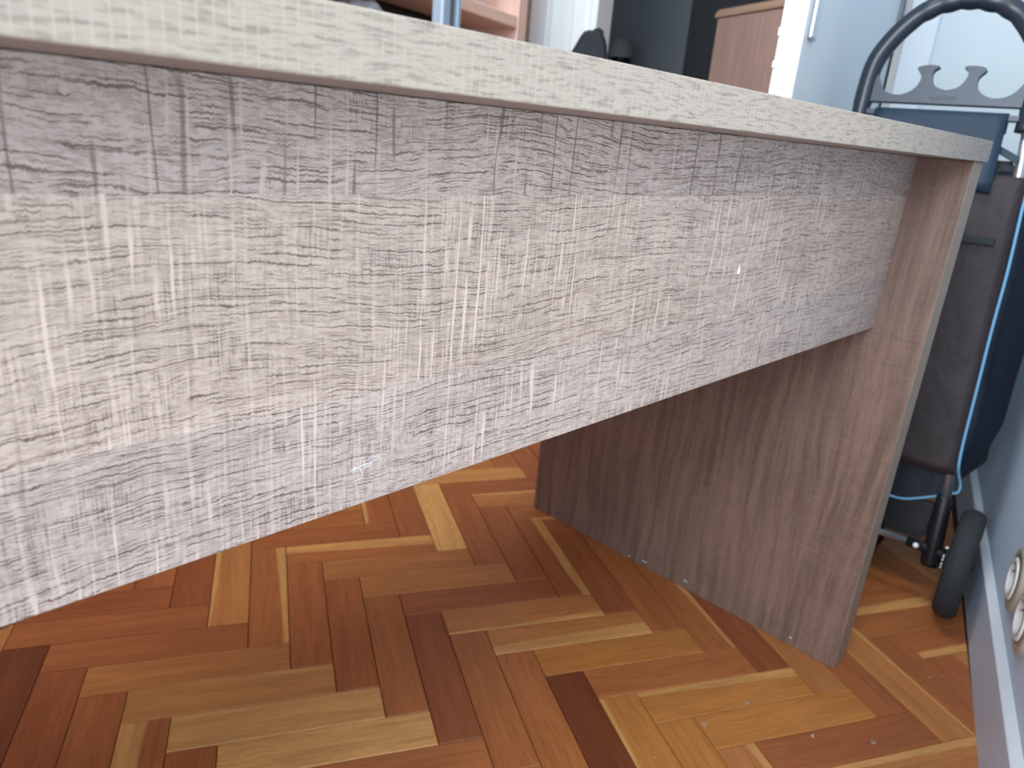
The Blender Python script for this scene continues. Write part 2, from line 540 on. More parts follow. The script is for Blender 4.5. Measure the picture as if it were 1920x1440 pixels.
base_me = None
stuff = bmesh.new()
tone_l = stuff.verts.layers.float_color.new('tone')
keys = 'rrqqqooottbR'
nb = 0
for t_ in 'HV':
    for m_ in range(-16, 14):
        for k_ in range(-45, 45):
            a0, b0 = k_ * BW + m_ * BL, k_ * BW - m_ * BL
            if t_ == 'H':
                ca, cb, ang = a0 + BL / 2, b0 + BW / 2, -PI4
            else:
                ca, cb, ang = a0 - BW / 2, b0 + BL / 2, PI4
            c = LO + UA * ca + UB * cb
            hx = (BL + BW) / 2 * 0.7071
            if c.x + hx < XL or c.x - hx > 2.05 or c.y + hx < 0 or c.y - hx > (YF if c.x < XE else 2.0):
                continue
            tn = BOARD[t_].get((k_, m_))
            if tn is None:
                tn = random.choice(keys)
                if random.random() < 0.22:
                    tn = (tn, random.choice((-.3, -.15, .15, .35)))
            tn, sap = tn if isinstance(tn, tuple) else (tn, 0.0)
            jit = random.uniform(0.95, 1.05)
            rgb = tuple(v * jit for v in TONE[tn])
            M = Matrix.Translation(c) @ Matrix.Rotation(ang, 4, 'Z')
            cuts = []
            if c.y - hx < 0.001:
                cuts.append(((0, 0.001, 0), (0, -1, 0)))
            if c.y + hx > YF and c.x < XE:
                cuts.append(((0, YF, 0), (0, 1, 0)))
            near = -1.62 < c.x < 0.98 and c.y < 1.46
            if near:
                if cuts:
                    bm = board_mesh()
                    bm.transform(M)
                    for co, no in cuts:
                        bmesh.ops.bisect_plane(bm, geom=bm.verts[:] + bm.edges[:] + bm.faces[:], plane_co=co, plane_no=no, clear_outer=True)
                        ed = [e for e in bm.edges if e.is_boundary]
                        if ed:
                            bmesh.ops.holes_fill(bm, edges=ed)
                    if len(bm.faces) < 4:
                        bm.free()
                        continue
                    bm.transform(M.inverted())
                    o = obj('board', bm, M_FLOOR, floor)
                else:
                    if base_me is None:
                        o = obj('board', board_mesh(), M_FLOOR, floor)
                        base_me = o.data
                    else:
                        o = bpy.data.objects.new('board', base_me)
                        COL.objects.link(o)
                        o.parent = floor
                o.location = c
                o.rotation_euler = (0, 0, ang)
                o.color = (*rgb, 0.5 + 0.5 * sap)
                nb += 1
            else:
                bm = board_mesh()
                bm.transform(M)
                for co, no in cuts:
                    bmesh.ops.bisect_plane(bm, geom=bm.verts[:] + bm.edges[:] + bm.faces[:], plane_co=co, plane_no=no, clear_outer=True)
                vm = {v: stuff.verts.new(v.co) for v in bm.verts}
                for v in vm.values():
                    v[tone_l] = (*rgb, 1.0)
                for f in bm.faces:
                    stuff.faces.new([vm[v] for v in f.verts])
                bm.free()
so = obj('distant_boards', stuff, M_FLOORFAR, floor)
so['kind'] = 'stuff'
print('boards', nb)

# dried paint drops on the blocks near the wall
for (x, y, r, ring) in ((-0.312, 0.321, .0042, 1), (-0.24, 0.28, .0034, 1), (-0.254, 0.194, .0030, 0), (-0.22, 0.123, .0040, 1), (-0.194, 0.401, .0016, 0),
                        (-0.035, 0.055, .0014, 0), (-0.022, 0.038, .0014, 0), (0.055, 0.02, .0018, 0), (-0.4, 0.36, .0016, 0)):
    bm = bmesh.new()
    n = 14
    ro = [bm.verts.new((x + r * (1 + .18 * math.sin(3 * a + x * 90)) * math.cos(a), y + r * (.8 + .15 * math.cos(2 * a)) * math.sin(a), 0.0001))
          for a in [2 * math.pi * k / n for k in range(n)]]
    ri = [bm.verts.new((x + (v.co.x - x) * .62, y + (v.co.y - y) * .62, 0.0005)) for v in ro]
    for k in range(n):
        bm.faces.new((ro[k], ro[(k + 1) % n], ri[(k + 1) % n], ri[k]))
    if not ring:
        bm.faces.new(ri)
    obj('paint_drop', bm, M_SPOT, floor)

# ---- window wall (right of the picture), with the window opening behind the viewer
WALLROT = R(-0.9)
wall = bmesh.new()
W0, W1, WZ0, WZ1 = -1.41, -0.41, 0.25, 2.25
for lo, hi in (((XL, -0.3, 0), (W0, -0.012, ZC)), ((W1, -0.3, 0), (XE + 0.1, -0.012, ZC)),
               ((W0, -0.3, 0), (W1, -0.012, WZ0)), ((W0, -0.3, WZ1), (W1, -0.012, ZC))):
    box(wall, lo, hi)
wall_o = tag(obj('wall_near', wall, M_WALL), kind='structure')
wall_o.rotation_euler = (0, 0, WALLROT)
bb = bmesh.new()
prism(bb, [(-0.02, 0), (0.0, 0), (0.0, 0.0965), (-0.0015, 0.098), (-0.0125, 0.1035), (-0.02, 0.1035)], lambda d, a, b: (d, a, b), XL, XE - 0.002)
for f in bb.faces:
    f.material_index = 1 if (f.calc_center_median().z > 0.0968 and abs(f.normal.x) < 0.5) else 0
bb_o = tag(obj('baseboard_near', bb, [M_BASE, M_BASETOP]), kind='structure')
bb_o.rotation_euler = (0, 0, WALLROT)
# window frame in that opening
wf = bmesh.new()
for lo, hi in (((W0, -0.13, WZ0), (W0 + .06, -0.07, WZ1)), ((W1 - .06, -0.13, WZ0), (W1, -0.07, WZ1)), ((W0, -0.13, WZ0), (W1, -0.07, WZ0 + .06)),
               ((W0, -0.13, WZ1 - .06), (W1, -0.07, WZ1)), ((-.94, -0.13, WZ0), (-.88, -0.07, WZ1))):
    box(wf, lo, hi, 0.004)
tag(obj('window_1', wf, M_WHITE), kind='structure')

# ---- end wall with the doorway
DN0, DN1, DZ = 0.346, 1.114, 2.04
ew = bmesh.new()
for lo, hi in (((XE, -0.02, 0), (XE + .1, DN0 - .03, ZC)), ((XE, DN1 + .03, 0), (XE + .1, YF + .1, ZC)), ((XE, DN0 - .03, DZ + .03), (XE + .1, DN1 + .03, ZC))):
    box(ew, lo, hi)
tag(obj('wall_end', ew, M_WALLW), kind='structure')
cs = bmesh.new()
box(cs, (XE - .016, 1.150, 0), (XE, 1.189, DZ + .07), 0.003)
box(cs, (XE - .010, 1.134, 0), (XE, 1.150, DZ + .07))
box(cs, (XE - .016, 1.114, 0), (XE + .1, 1.134, DZ), 0.003)
box(cs, (XE - .014, 0.262, 0), (XE, 0.330, DZ + .07), 0.003)
box(cs, (XE + .02, 0.326, 0), (XE + .1, 0.346, DZ))
box(cs, (XE - .014, 0.262, DZ), (XE, 1.189, DZ + .07), 0.003)
tag(obj('trim_1', cs, M_WHITE), kind='structure')
tag(obj('trim_2', boxm((XE - .03, 1.258, 0), (XE, 1.325, ZC), 0.004), M_WHITE), kind='structure')
tag(obj('baseboard_end', boxm((XE - .014, 0.0, 0), (XE, 0.26, 0.1), 0.003), M_WHITE), kind='structure')

# ---- far wall, left wall, ceiling
tag(obj('wall_far', boxm((XL, YF, 0), (XE, YF + .1, ZC)), M_WALLW), kind='structure')
lw = bmesh.new()
for lo, hi in (((XL - .1, -0.3, 0), (XL, 0.1, ZC)), ((XL - .1, 1.4, 0), (XL, YF + .1, ZC)), ((XL - .1, 0.1, 0), (XL, 1.4, 1.0)), ((XL - .1, 0.1, 2.35), (XL, 1.4, ZC))):
    box(lw, lo, hi)
tag(obj('wall_left', lw, M_WALLW), kind='structure')
tag(obj('ceiling', boxm((XL - .1, -0.3, ZC), (2.15, 2.1, ZC + .1)), M_CEIL), kind='structure')

# ---- dark hall behind the doorway
hw = bmesh.new()
box(hw, (2.0, 1.141, 0), (2.1, 2.1, ZC))
box(hw, (1.1, 2.0, 0), (2.0, 2.1, ZC))
tag(obj('wall_hall', hw, M_HALL), kind='structure')
tag(obj('wall_hall_dark', boxm((2.0, -0.3, 0), (2.1, 1.141, ZC)), M_BLACK), kind='structure')  # black wall in place of the unlit opening
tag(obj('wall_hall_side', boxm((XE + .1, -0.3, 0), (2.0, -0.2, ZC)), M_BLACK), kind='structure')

# ---- open door leaf
ph = R(5.5)
door = bpy.data.objects.new('door_1', None)
COL.objects.link(door)
door.location = (XE - .012, 0.350, 0)
door.rotation_euler = (0, 0, math.pi - ph)        # local +x runs from the hinge to the free edge, local +y faces the window wall
tag(door, 'open white door leaf with bright edge beside the dark doorway', kind='structure')
DT, DLn = 0.037, 0.848
obj('leaf', boxm((0, -DT, 0.006), (DLn, 0, 2.03), 0.0015), M_DOOR, door)
lp = bmesh.new()
box(lp, (DLn, -0.029, 0.80), (DLn + .0015, -0.009, 1.02))
obj('lock_plate', lp, M_WHITE, door)
lt_ = bmesh.new()
box(lt_, (DLn, -0.0385, 0.873), (DLn + .0015, -0.03, 0.885), 0.0006)
box(lt_, (DLn, -0.0385, 0.828), (DLn + .0015, -0.03, 0.838), 0.0006)
obj('latch', lt_, M_CHROME, door)
hp = obj('handle_plate', boxm((DLn - .058, 0, 0.873), (DLn - .022, 0.008, 1.10), 0.003, 2), M_CHROME, door)
lev = bmesh.new()
tube(lev, [(DLn - .04, 0.008, 1.04), (DLn - .04, 0.045, 1.04), (DLn - .055, 0.055, 1.04), (DLn - .15, 0.055, 1.04)], 0.008, 12)
obj('lever', lev, M_CHROME, hp, True)
for z in (0.28, 1.03, 1.78):
    hg = bmesh.new()
    box(hg, (0.018, 0, z - .045), (0.034, 0.0025, z + .045))
    tube(hg, [(0.012, 0.004, z - .045), (0.012, 0.004, z + .045)], 0.0055, 10)
    obj('hinge', hg, M_STEEL, door)

# ================================================================ DESK
DESK = (-0.09803412, 0.18179868, 0.0)
desk = thing('desk', 'grey-brown sawn-oak laminate desk with a deep front panel and slab legs', 'desk', DESK, R(-16.801740076))
T0, T1 = 0.715, 0.739
LX0, LX1, LD = -1.40, 0.0394, 0.603
tb = bmesh.new()
box(tb, (LX0 - .003, -0.0038, T0), (LX1 + .003, 0.625, T1), 0.0009, 2)
for f in tb.faces:
    nrm = f.normal
    f.normal_update()
    c = f.calc_center_median()
    f.material_index = 1 if f.normal.z < -0.9 else (2 if f.normal.z > 0.9 else 0)
M_TOP = laminate('laminate_sawn_oak_top', 0, 1, 2, L_LIGHT, L_DARK)
obj('tabletop', tb, [M_EDGE, M_UNDER, M_TOP], desk)
PY = 0.0622
pb = boxm((LX0 + .0394, PY, 0.5027), (0.0, PY + .018, T0 - .0002), 0.0006, 1)
panel = obj('front_panel', pb, M_PANEL, desk)
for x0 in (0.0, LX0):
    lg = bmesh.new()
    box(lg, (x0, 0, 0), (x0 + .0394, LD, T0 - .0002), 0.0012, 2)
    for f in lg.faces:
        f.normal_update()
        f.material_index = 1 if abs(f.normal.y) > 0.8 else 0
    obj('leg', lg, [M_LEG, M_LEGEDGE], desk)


# paint chip and scratches on the front panel, scuffs along the foot of the right leg
bm = bmesh.new()
x, z = -0.4006, 0.6062
pts = [(0, .0042), (.0022, -.001), (.0030, -.0034), (.0008, -.0048), (-.0020, -.0038), (-.0016, -.0006)]
A = [bm.verts.new((x + a, PY - .0001, z + b)) for a, b in pts]
B = bm.verts.new((x + .0006, PY - .0011, z - .0022))
for i in range(len(A)):
    bm.faces.new((A[i], A[(i + 1) % len(A)], B))
tag(obj('paint_chip', bm, M_FLECK, panel), 'tear-shaped white paint chip')


def ribbon(bm, pts, wd, f):
    for (a, b), (c, d) in zip(pts, pts[1:]):
        dx, dz = c - a, d - b
        l = math.hypot(dx, dz)
        px, pz = -dz / l * wd / 2, dx / l * wd / 2
        bm.faces.new([bm.verts.new(f(*q)) for q in ((a + px, b + pz), (c + px, d + pz), (c - px, d - pz), (a - px, b - pz))])


def on_panel(a, b):
    return (a, PY - 0.00012, b)


SCR = [
    [(-0.79051, 0.53159), (-0.79124, 0.52837), (-0.79157, 0.52502), (-0.7903, 0.52173), (-0.7899, 0.5188), (-0.7931, 0.51854), (-0.79465, 0.51807)],
    [(-0.79434, 0.51664), (-0.79382, 0.5146)],
    [(-0.79586, 0.52281), (-0.79571, 0.5254), (-0.79537, 0.52688)],
    [(-0.79571, 0.52553), (-0.79154, 0.52607), (-0.78695, 0.52638), (-0.78143, 0.52727), (-0.77895, 0.52821), (-0.77926, 0.52878), (-0.78295, 0.52902), (-0.78816, 0.52884)],
    [(-0.79549, 0.52613), (-0.79039, 0.52602), (-0.7836, 0.52599), (-0.78373, 0.52549), (-0.78864, 0.52473)],
    [(-0.79772, 0.52532), (-0.79322, 0.52522), (-0.79151, 0.52501)],
    [(-0.78988, 0.52852), (-0.78586, 0.52901), (-0.78178, 0.52897)],
    [(-0.79068, 0.5261), (-0.78755, 0.52735)],
    [(-0.7934, 0.51191), (-0.79373, 0.50958)],
    [(-0.78921, 0.52435), (-0.78518, 0.52509), (-0.78499, 0.52343)]]
for ln in SCR:
    bm = bmesh.new()
    ribbon(bm, ln, 0.00032, on_panel)
    obj('scratch', bm, M_SCRATCH, panel)
rleg = [c for c in desk.children if c.name.startswith('leg')][0]
for (y, z, l) in ((0.3869, -0.005, 0.008), (0.3669, 0.005, 0.004), (0.3325, 0.01, 0.01), (0.2511, 0.014, 0.007), (0.0672, 0.0129, 0.004)):
    bm = bmesh.new()
    ribbon(bm, [(y, z), (y + l * .6, z + .0008), (y + l, z + .0004)], 0.0022, lambda a, b: (-0.00015, a, b))
    obj('scuff', bm, M_SCRATCH, rleg)

# ================================================================ SHOPPING TROLLEY
LEAN = R(8)
AX = Vector((0.171, 0.0, 0.093))
CY = 0.214
cart = thing('shopping_trolley', 'two-wheeled shopping trolley with brown and navy bag, parked against the wall', 'trolley', (0.171 + CY * math.sin(R(10)), 0.030 + CY * math.cos(R(10)), 0), R(-10))


def tilt(d, y, h):
    """frame plane coordinates (depth behind the frame, across, height) to the trolley's own frame"""
    return Vector((d * math.cos(LEAN) + (h - .093) * math.sin(LEAN), y - CY, .093 + (h - .093) * math.cos(LEAN) - d * math.sin(LEAN)))


def smooth_loop(pts, k=4, closed=False):
    out = []
    n = len(pts)
    P = [Vector((*p, 0)) for p in pts]
    for i in range(n if closed else n - 1):
        p0 = P[(i - 1) % n] if closed or i > 0 else P[i]
        p1, p2 = P[i], P[(i + 1) % n]
        p3 = P[(i + 2) % n] if closed or i < n - 2 else p2
        for j in range(k):
            s = j / k
            q = 0.5 * ((2 * p1) + (p2 - p0) * s + (2 * p0 - 5 * p1 + 4 * p2 - p3) * s * s + (3 * p1 - p0 - 3 * p2 + p3) * s ** 3)
            out.append((q.x, q.y))
    if not closed:
        out.append(tuple(pts[-1]))
    return out


# handle: arched grip (with finger bumps under its top), hooked plate, slotted lower bar
handle = bmesh.new()
half = [(.3345, .772), (.3345, .805), (.3340, .840), (.3310, .868), (.3205, .894), (.3000, .924), (.2740, .948), (.2460, .960), (.214, .9645)]
arch = half + [(2 * CY - a, b) for a, b in half[-2::-1]]
arch = smooth_loop(arch, 5)
pts, rad = [], []
for i, (a, b) in enumerate(arch):
    bump = 0.0
    if b > .930:
        bump = 0.0009 * math.cos((a - .214) / .0140 * math.pi)
    pts.append(tilt(0.0, a, b - bump * .7))
    rad.append(.0148 + (bump * .6 if b > .930 else 0) - (.001 if b < .8 else 0))
tube(handle, pts, rad, 16)
ho = obj('handle', handle, M_GRIP, cart, True)
vl = [(.3250, .860), (.3166, .8416), (.3069, .8267), (.2943, .8196), (.2793, .8185), (.2669, .8232), (.2585, .8310), (.2543, .8419), (.2556, .8501), (.2627, .8589)]
top1 = [(.2583, .8631), (.2463, .8650), (.2340, .8642)]
mid = [(.2318, .8620), (.2374, .8579), (.2392, .8497), (.2346, .8384), (.2274, .8313), (.2140, .8277)]
left = vl + top1 + mid
outline = smooth_loop(left, 3) + [(2 * CY - a, b) for a, b in smooth_loop(left, 3)[-2::-1]]
outline = outline + [(.100, .8068), (.328, .8068)]
hk = bmesh.new()
prism(hk, outline, lambda d, a, b: tilt(d, a, b), -.0075, .0075)
obj('hook_plate', hk, M_PLASTIC, ho)
lb = bmesh.new()
prism(lb, [(.345, .7870), (.083, .7870), (.083, .7945), (.345, .7945)], lambda d, a, b: tilt(d, a, b), -.0075, .0075)
prism(lb, [(.345, .7945), (.3295, .7945), (.3295, .8069), (.345, .8069)], lambda d, a, b: tilt(d, a, b), -.0075, .0075)
prism(lb, [(.0985, .7945), (.083, .7945), (.083, .8069), (.0985, .8069)], lambda d, a, b: tilt(d, a, b), -.0075, .0075)
obj('lower_bar', lb, M_PLASTIC, ho)
txt = bpy.data.curves.new('lettering', 'FONT')
txt.body = 'AURORA'
txt.size = 0.0098
txt.extrude = 0.0004
txt.align_x = 'CENTER'
tmp = bpy.data.objects.new('lettering_curve', txt)
to = bpy.data.objects.new('lettering', bpy.data.meshes.new_from_object(tmp))
bpy.data.objects.remove(tmp)
to.data.materials.clear()
to.data.materials.append(plain('lettering_dark', srgb(48, 56, 68), 0.5))
COL.objects.link(to)
to.parent = ho
ex, ey = Vector((0, -1, 0)), Vector((math.sin(LEAN), 0, math.cos(LEAN)))
mt = Matrix((ex, ey, ex.cross(ey))).transposed().to_4x4()
mt.translation = tilt(-.0077, .2155, .8125)
to.matrix_local = mt

# frame tubes, sleeves, axle
for sg in (1, -1):
    f = lambda y: CY + sg * (y - CY)
    bm = bmesh.new()
    tube(bm, [tilt(.002, f(.0915), .800), tilt(.002, f(.084), .717), tilt(.002, f(.0645), .40), tilt(.002, f(.0465), .185)], .0082, 14)
    obj('frame_tube', bm, M_TUBE, cart, True)
    bm = bmesh.new()
    tube(bm, [tilt(.002, f(.0485), .195), tilt(.002, f(.0478), .190), tilt(.002, f(.0435), .120), tilt(.0, f(.0405), .078), tilt(.0, f(.0400), .072)], [.0105, .0125, .0135, .0145, .012], 14)
    obj('tube_socket', bm, M_PLASTICD, cart, True)
bm = bmesh.new()
tube(bm, [tilt(-.002, .082, .101), tilt(-.002, .346, .101)], .0058, 12)
ax = obj('axle', bm, M_TUBE, cart, True)
for y0, y1 in ((.000, .082), (.346, .428)):
    bm = bmesh.new()
    tube(bm, [tilt(-.002, y0, .099), tilt(-.002, y1, .101)], .0085, 12)
    obj('axle_bush', bm, M_PLASTICD, cart, True)
bm = bmesh.new()
tube(bm, [tilt(-.006, .0665, .101), tilt(-.013, .0665, .101), tilt(-.0155, .0665, .101)], [.0046, .0046, .002], 12)
obj('axle_pin', bm, M_FLECK, ax, True)
bm = bmesh.new()
prism(bm, [(.066, .103), (.362, .103), (.372, .170), (.056, .170)], lambda d, a, b: tilt(d, a, b), .026, .036)
prism(bm, [(.060, .108), (.368, .108), (.368, .122), (.060, .122)], lambda d, a, b: tilt(d, a, b), .036, .235)  # tray behind the plate, added to throw shadow on the floor
obj('base_plate_shadow_tray', bm, M_PLASTICD, cart)
bm = bmesh.new()
tube(bm, [tilt(.02, .13, .112), tilt(.10, .13, .060), tilt(.14, .14, .026), tilt(.14, .30, .026), tilt(.10, .316, .060), tilt(.02, .316, .112)], .006, 10)
st = obj('stand_foot', bm, M_PLASTICD, cart, True)

# wheels
for sg in (1, -1):
    yc = -sg * CY
    prof = []
    for k in range(14):
        a = 2 * math.pi * k / 14
        prof.append((.0790 + .0140 * math.cos(a), yc + .0185 * math.sin(a)))
    wo = obj('wheel', lathe_y(bmesh.new(), prof, (0, 0, .093), 48), M_RUBBER, cart, True)
    rim = [(.069, yc - .011), (.0715, yc - .011), (.0715, yc + .011), (.069, yc + .011), (.064, yc + .004), (.064, yc - .004)]
    obj('rim', lathe_y(bmesh.new(), rim, (0, 0, .093), 40), M_PLASTICD, wo)
    hub = [(.006, yc - .020), (.017, yc - .016), (.019, yc), (.017, yc + .016), (.006, yc + .020)]
    obj('hub', lathe_y(bmesh.new(), hub, (0, 0, .093), 24), M_PLASTICD, wo, True)
    disc = [(.004, yc - .004), (.067, yc - .004), (.067, yc + .004), (.004, yc + .004)]
    obj('wheel_disc', lathe_y(bmesh.new(), disc, (0, 0, .093), 40), M_PLASTICD, wo)
    for k in range(8):
        a = 2 * math.pi * k / 8 + .2
        bm = bmesh.new()
        tube(bm, [(.016 * math.cos(a), yc, .093 + .016 * math.sin(a)), (.067 * math.cos(a), yc, .093 + .067 * math.sin(a))], .0055, 8)
        obj('spoke', bm, M_PLASTICD, wo, True)
    if sg == 1:
        for (dx, hh) in ((-.004, .1142), (-.0095, .1005), (-.0095, .0940), (-.009, .0855), (-.005, .0780)):
            bm = bmesh.new()
            bmesh.ops.create_icosphere(bm, subdivisions=2, radius=.0029, matrix=Matrix.Translation((dx, yc + .0225, hh)))
            obj('hub_glint', bm, M_FLECK, wo, True)  # white beads painted in for the bright reflections on the hub
        bm = bmesh.new()
        lathe_y(bm, [(.006, yc + .017), (.021, yc + .017), (.020, yc + .0225), (.006, yc + .0225)], (0, 0, .095), 24)
        obj('hub_cap', bm, M_PLASTICD, wo, True)

# bag body: lofted rounded sections, the side towards the wall bellying out until it meets it
bag = bmesh.new()
levels = [(.185, .30, .62, .7), (.205, .62, .82, .85), (.24, .85, .93, .95), (.32, .97, 1.0, 1), (.44, 1.0, 1.0, 1), (.56, 1.0, .98, 1), (.66, .97, .94, 1), (.705, .93, .88, 1), (.716, .80, .72, .96)]
rings = []
NS = 44
for h, kd, ky, kb in levels:
    ring = []
    cy = CY
    hb = (.149 + (.66 - h) / .42 * .024) * (ky * .3 + .7 * kb)     # half width at the frame
    hf = .215 * ky                                    # half width further back
    dep = .235 * kd
    d0 = .0125
    prof = [(d0, -hb), (d0 + .016, -hb - .004), (d0 + .05 * kd, -hb - (hf - hb) * .45), (d0 + .11 * kd, -hf * .985), (d0 + .16 * kd, -hf), (d0 + dep * .88, -hf * .985), (d0 + dep, -hf * .80),
            (d0 + dep * 1.03, 0), (d0 + dep, hf * .80), (d0 + dep * .88, hf * .985), (d0 + .16 * kd, hf), (d0 + .11 * kd, hf * .985), (d0 + .05 * kd, hb + (hf - hb) * .45), (d0 + .016, hb + .004), (d0, hb), (d0 + .001, 0)]
    for d, y in smooth_loop(prof, 4, True):
        yy = cy + y
        w = .0032 * math.sin(yy * 37 + h * 21) * math.sin(d * 31 + h * 9)
        lim = (-.022 + .176 * (d * math.cos(LEAN) + (h - .093) * math.sin(LEAN))) / .985   # the wall
        ring.append(bag.verts.new(tilt(d + w, max(yy + w, lim), h)))
    rings.append(ring)
for A_, B_ in zip(rings, rings[1:]):
    n = len(A_)
    for i in range(n):
        bag.faces.new((A_[i], A_[(i + 1) % n], B_[(i + 1) % n], B_[i]))
bag.faces.new(rings[0][::-1])
bag.faces.new(rings[-1])
bo = obj('bag', bag, M_NAVY, cart, True)
# brown back panel, slightly wrinkled, hem at the top
bm = bmesh.new()
nx, nz = 22, 36
grid = []
for j in range(nz + 1):
    h = .2345 + (.705 - .2345) * j / nz
    row = []
    for i in range(nx + 1):
        s_ = i / nx
        yr = .0440 + .0235 * min(1, (h - .24) / .42)
        yl = 2 * CY - yr
        y = yr + (yl - yr) * s_
        pil = .006 * math.sin(math.pi * s_) ** .5 if 0 < s_ < 1 else 0
        wv = .0022 * math.sin(9 * s_ + 14 * h) * math.sin(5 * h * math.pi + 3 * s_) * math.sin(math.pi * s_)
        row.append((-.0135 - pil + wv, y, h))
    grid.append(row)
F_ = [[bm.verts.new(tilt(*q)) for q in row] for row in grid]
B_ = [[bm.verts.new(tilt(q[0] + .003, q[1], q[2])) for q in row] for row in grid]
for j in range(nz):
    for i in range(nx):
        bm.faces.new((F_[j][i], F_[j][i + 1], F_[j + 1][i + 1], F_[j + 1][i]))
        bm.faces.new((B_[j][i], B_[j + 1][i], B_[j + 1][i + 1], B_[j][i + 1]))
for j in range(nz):
    bm.faces.new((F_[j][0], F_[j + 1][0], B_[j + 1][0], B_[j][0]))
    bm.faces.new((F_[j][nx], B_[j][nx], B_[j + 1][nx], F_[j + 1][nx]))
for i in range(nx):
    bm.faces.new((F_[0][i], B_[0][i], B_[0][i + 1], F_[0][i + 1]))
    bm.faces.new((F_[nz][i], F_[nz][i + 1], B_[nz][i + 1], B_[nz][i]))
pk = tag(obj('back_pocket', bm, M_BROWN, bo, True), 'dark brown back panel')
bm = bmesh.new()
prism(bm, [(.0858, .6115), (.0858, .6003), (.3422, .6003), (.3422, .6115)], lambda d, a, b: tilt(d, a, b), -.0235, -.0195)
bmesh.ops.bevel(bm, geom=[e for e in bm.edges if e.calc_length() < .02], offset=.0008, segments=1, affect='EDGES')
tag(obj('fastening_strip', bm, M_STRAP, bo), 'black fastening strip')
# light blue piping along both edges and the bottom of the back
for sg in (1, -1):
    pp = [(.0670, .705), (.0649, .659), (.0587, .5657), (.0554, .4732), (.0499, .3694), (.0459, .2891), (.0420, .250), (.0385, .235), (.0324, .2149), (.0334, .2042), (.0407, .1996), (.060, .188), (.0892, .1728), (.1072, .1655), (.1282, .1640), (.170, .168), (.214, .172)]
    pp = smooth_loop(pp, 3)
    bm = bmesh.new()
    tube(bm, [tilt(-.0125 + .0245 * min(1, max(0, (.25 - h) / .03)), CY + sg * (y - CY), h) for y, h in pp], .0023, 8)
    tag(obj('piping', bm, M_PIPE, bo, True), 'light blue piping')
# sagging bottom strip between pocket and lower piping
bm = bmesh.new()
lo_ = [(.0324, .2149), (.0334, .2042), (.0407, .1996), (.060, .188), (.0892, .1728), (.1072, .1655), (.1282, .1640), (.170, .168), (.214, .172)]
lo_ = lo_ + [(2 * CY - a, b) for a, b in lo_[-2::-1]]
prism(bm, lo_ + [(2 * CY - .042, .250), (.042, .250)], lambda d, a, b: tilt(d, a, b), .0118, .0245)
obj('bottom_strip', bm, M_NAVY, bo)
# navy flap hanging from the lower bar over the pocket
bm = bmesh.new()
path = [(.0105, .770), (.0105, .7945), (.000, .7978), (-.0105, .7945), (-.0135, .780), (-.0165, .745), (-.0200, .715), (-.0235, .695), (-.0245, .6775)]
cols = 13
V = []
for j, (d, h) in enumerate(path):
    row = []
    for i in range(cols):
        s_ = i / (cols - 1)
        yr = .1120 + .0072 * max(0, (h - .68) / .12)
        y = yr + (2 * CY - 2 * yr) * s_
        wv = .0016 * math.sin(11 * s_ + 4) * math.sin(30 * h) if j > 3 else 0
        row.append((d + wv, y, h))
    V.append(row)
FV = [[bm.verts.new(tilt(*q)) for q in r] for r in V]
for j in range(len(path) - 1):
    for i in range(cols - 1):
        bm.faces.new((FV[j][i], FV[j][i + 1], FV[j + 1][i + 1], FV[j + 1][i]))
fo = obj('flap', bm, M_FLAP, bo, True)
sol = fo.modifiers.new('thick', 'SOLIDIFY')
sol.thickness = .0022
sol.offset = 0
# strap from the flap to the frame tube, and the dark closure below it
bm = bmesh.new()
prism(bm, [(.138, .7480), (.090, .7240), (.090, .7360), (.138, .7590)], lambda d, a, b: tilt(d, a, b), -.0085, -.0065)
obj('strap', bm, M_FLAP, bo)
bm = bmesh.new()
prism(bm, [(.084, .702), (.344, .702), (.328, .733), (.097, .731)], lambda d, a, b: tilt(d, a, b), .012, .016)
obj('top_cover', bm, M_STRAP, bo)

# ================================================================ WALL SOCKETS
def socket(x, z, label):
    o = thing('wall_socket', label, 'socket', (x, -0.012, z), WALLROT, 'sockets above the baseboard')
    bm = bmesh.new()
    n = 32
    def ring(r, y):
        return [bm.verts.new((r * math.cos(2 * math.pi * k / n), y, r * math.sin(2 * math.pi * k / n))) for k in range(n)]
    A_, B_, C_, D_ = ring(.046, -.004), ring(.044, .009), ring(.031, .012), ring(.031, .006)
    for P, Q in ((A_, B_), (B_, C_), (C_, D_)):
        for k in range(n):
            bm.faces.new((P[k], P[(k + 1) % n], Q[(k + 1) % n], Q[k]))
    obj('frame', bm, M_TAUPE, o, True)
    bm = bmesh.new()
    lathe = [(.029, .004), (.0295, .0125), (.027, .0140), (.0205, .0140), (.0195, .004)]
    for k in range(n):
        pass
    rr = [[bm.verts.new((r * math.cos(2 * math.pi * k / n), y, r * math.sin(2 * math.pi * k / n))) for k in range(n)] for r, y in lathe]
    for P, Q in zip(rr, rr[1:]):
        for k in range(n):
            bm.faces.new((P[k], P[(k + 1) % n], Q[(k + 1) % n], Q[k]))
    bm.faces.new(rr[-1])
    pl = obj('plate', bm, M_SOCK, o, True)
    for dx in (-.0095, .0095):
        bm = bmesh.new()
        tube(bm, [(dx, .002, 0), (dx, .0046, 0)], .0025, 12)
        obj('pin_hole', bm, M_HOLE, pl)
    bm = bmesh.new()
    tube(bm, [(0, .002, .0115), (0, .013, .0115), (0, .0155, .0115)], [.0022, .0022, .001], 12)
    obj('earth_pin', bm, M_CHROME, pl)
    return o


socket(-0.030, 0.188, 'round taupe wall socket nearest the trolley, above the baseboard')
socket(-0.128, 0.185, 'round taupe wall socket at the picture edge, second from the trolley')

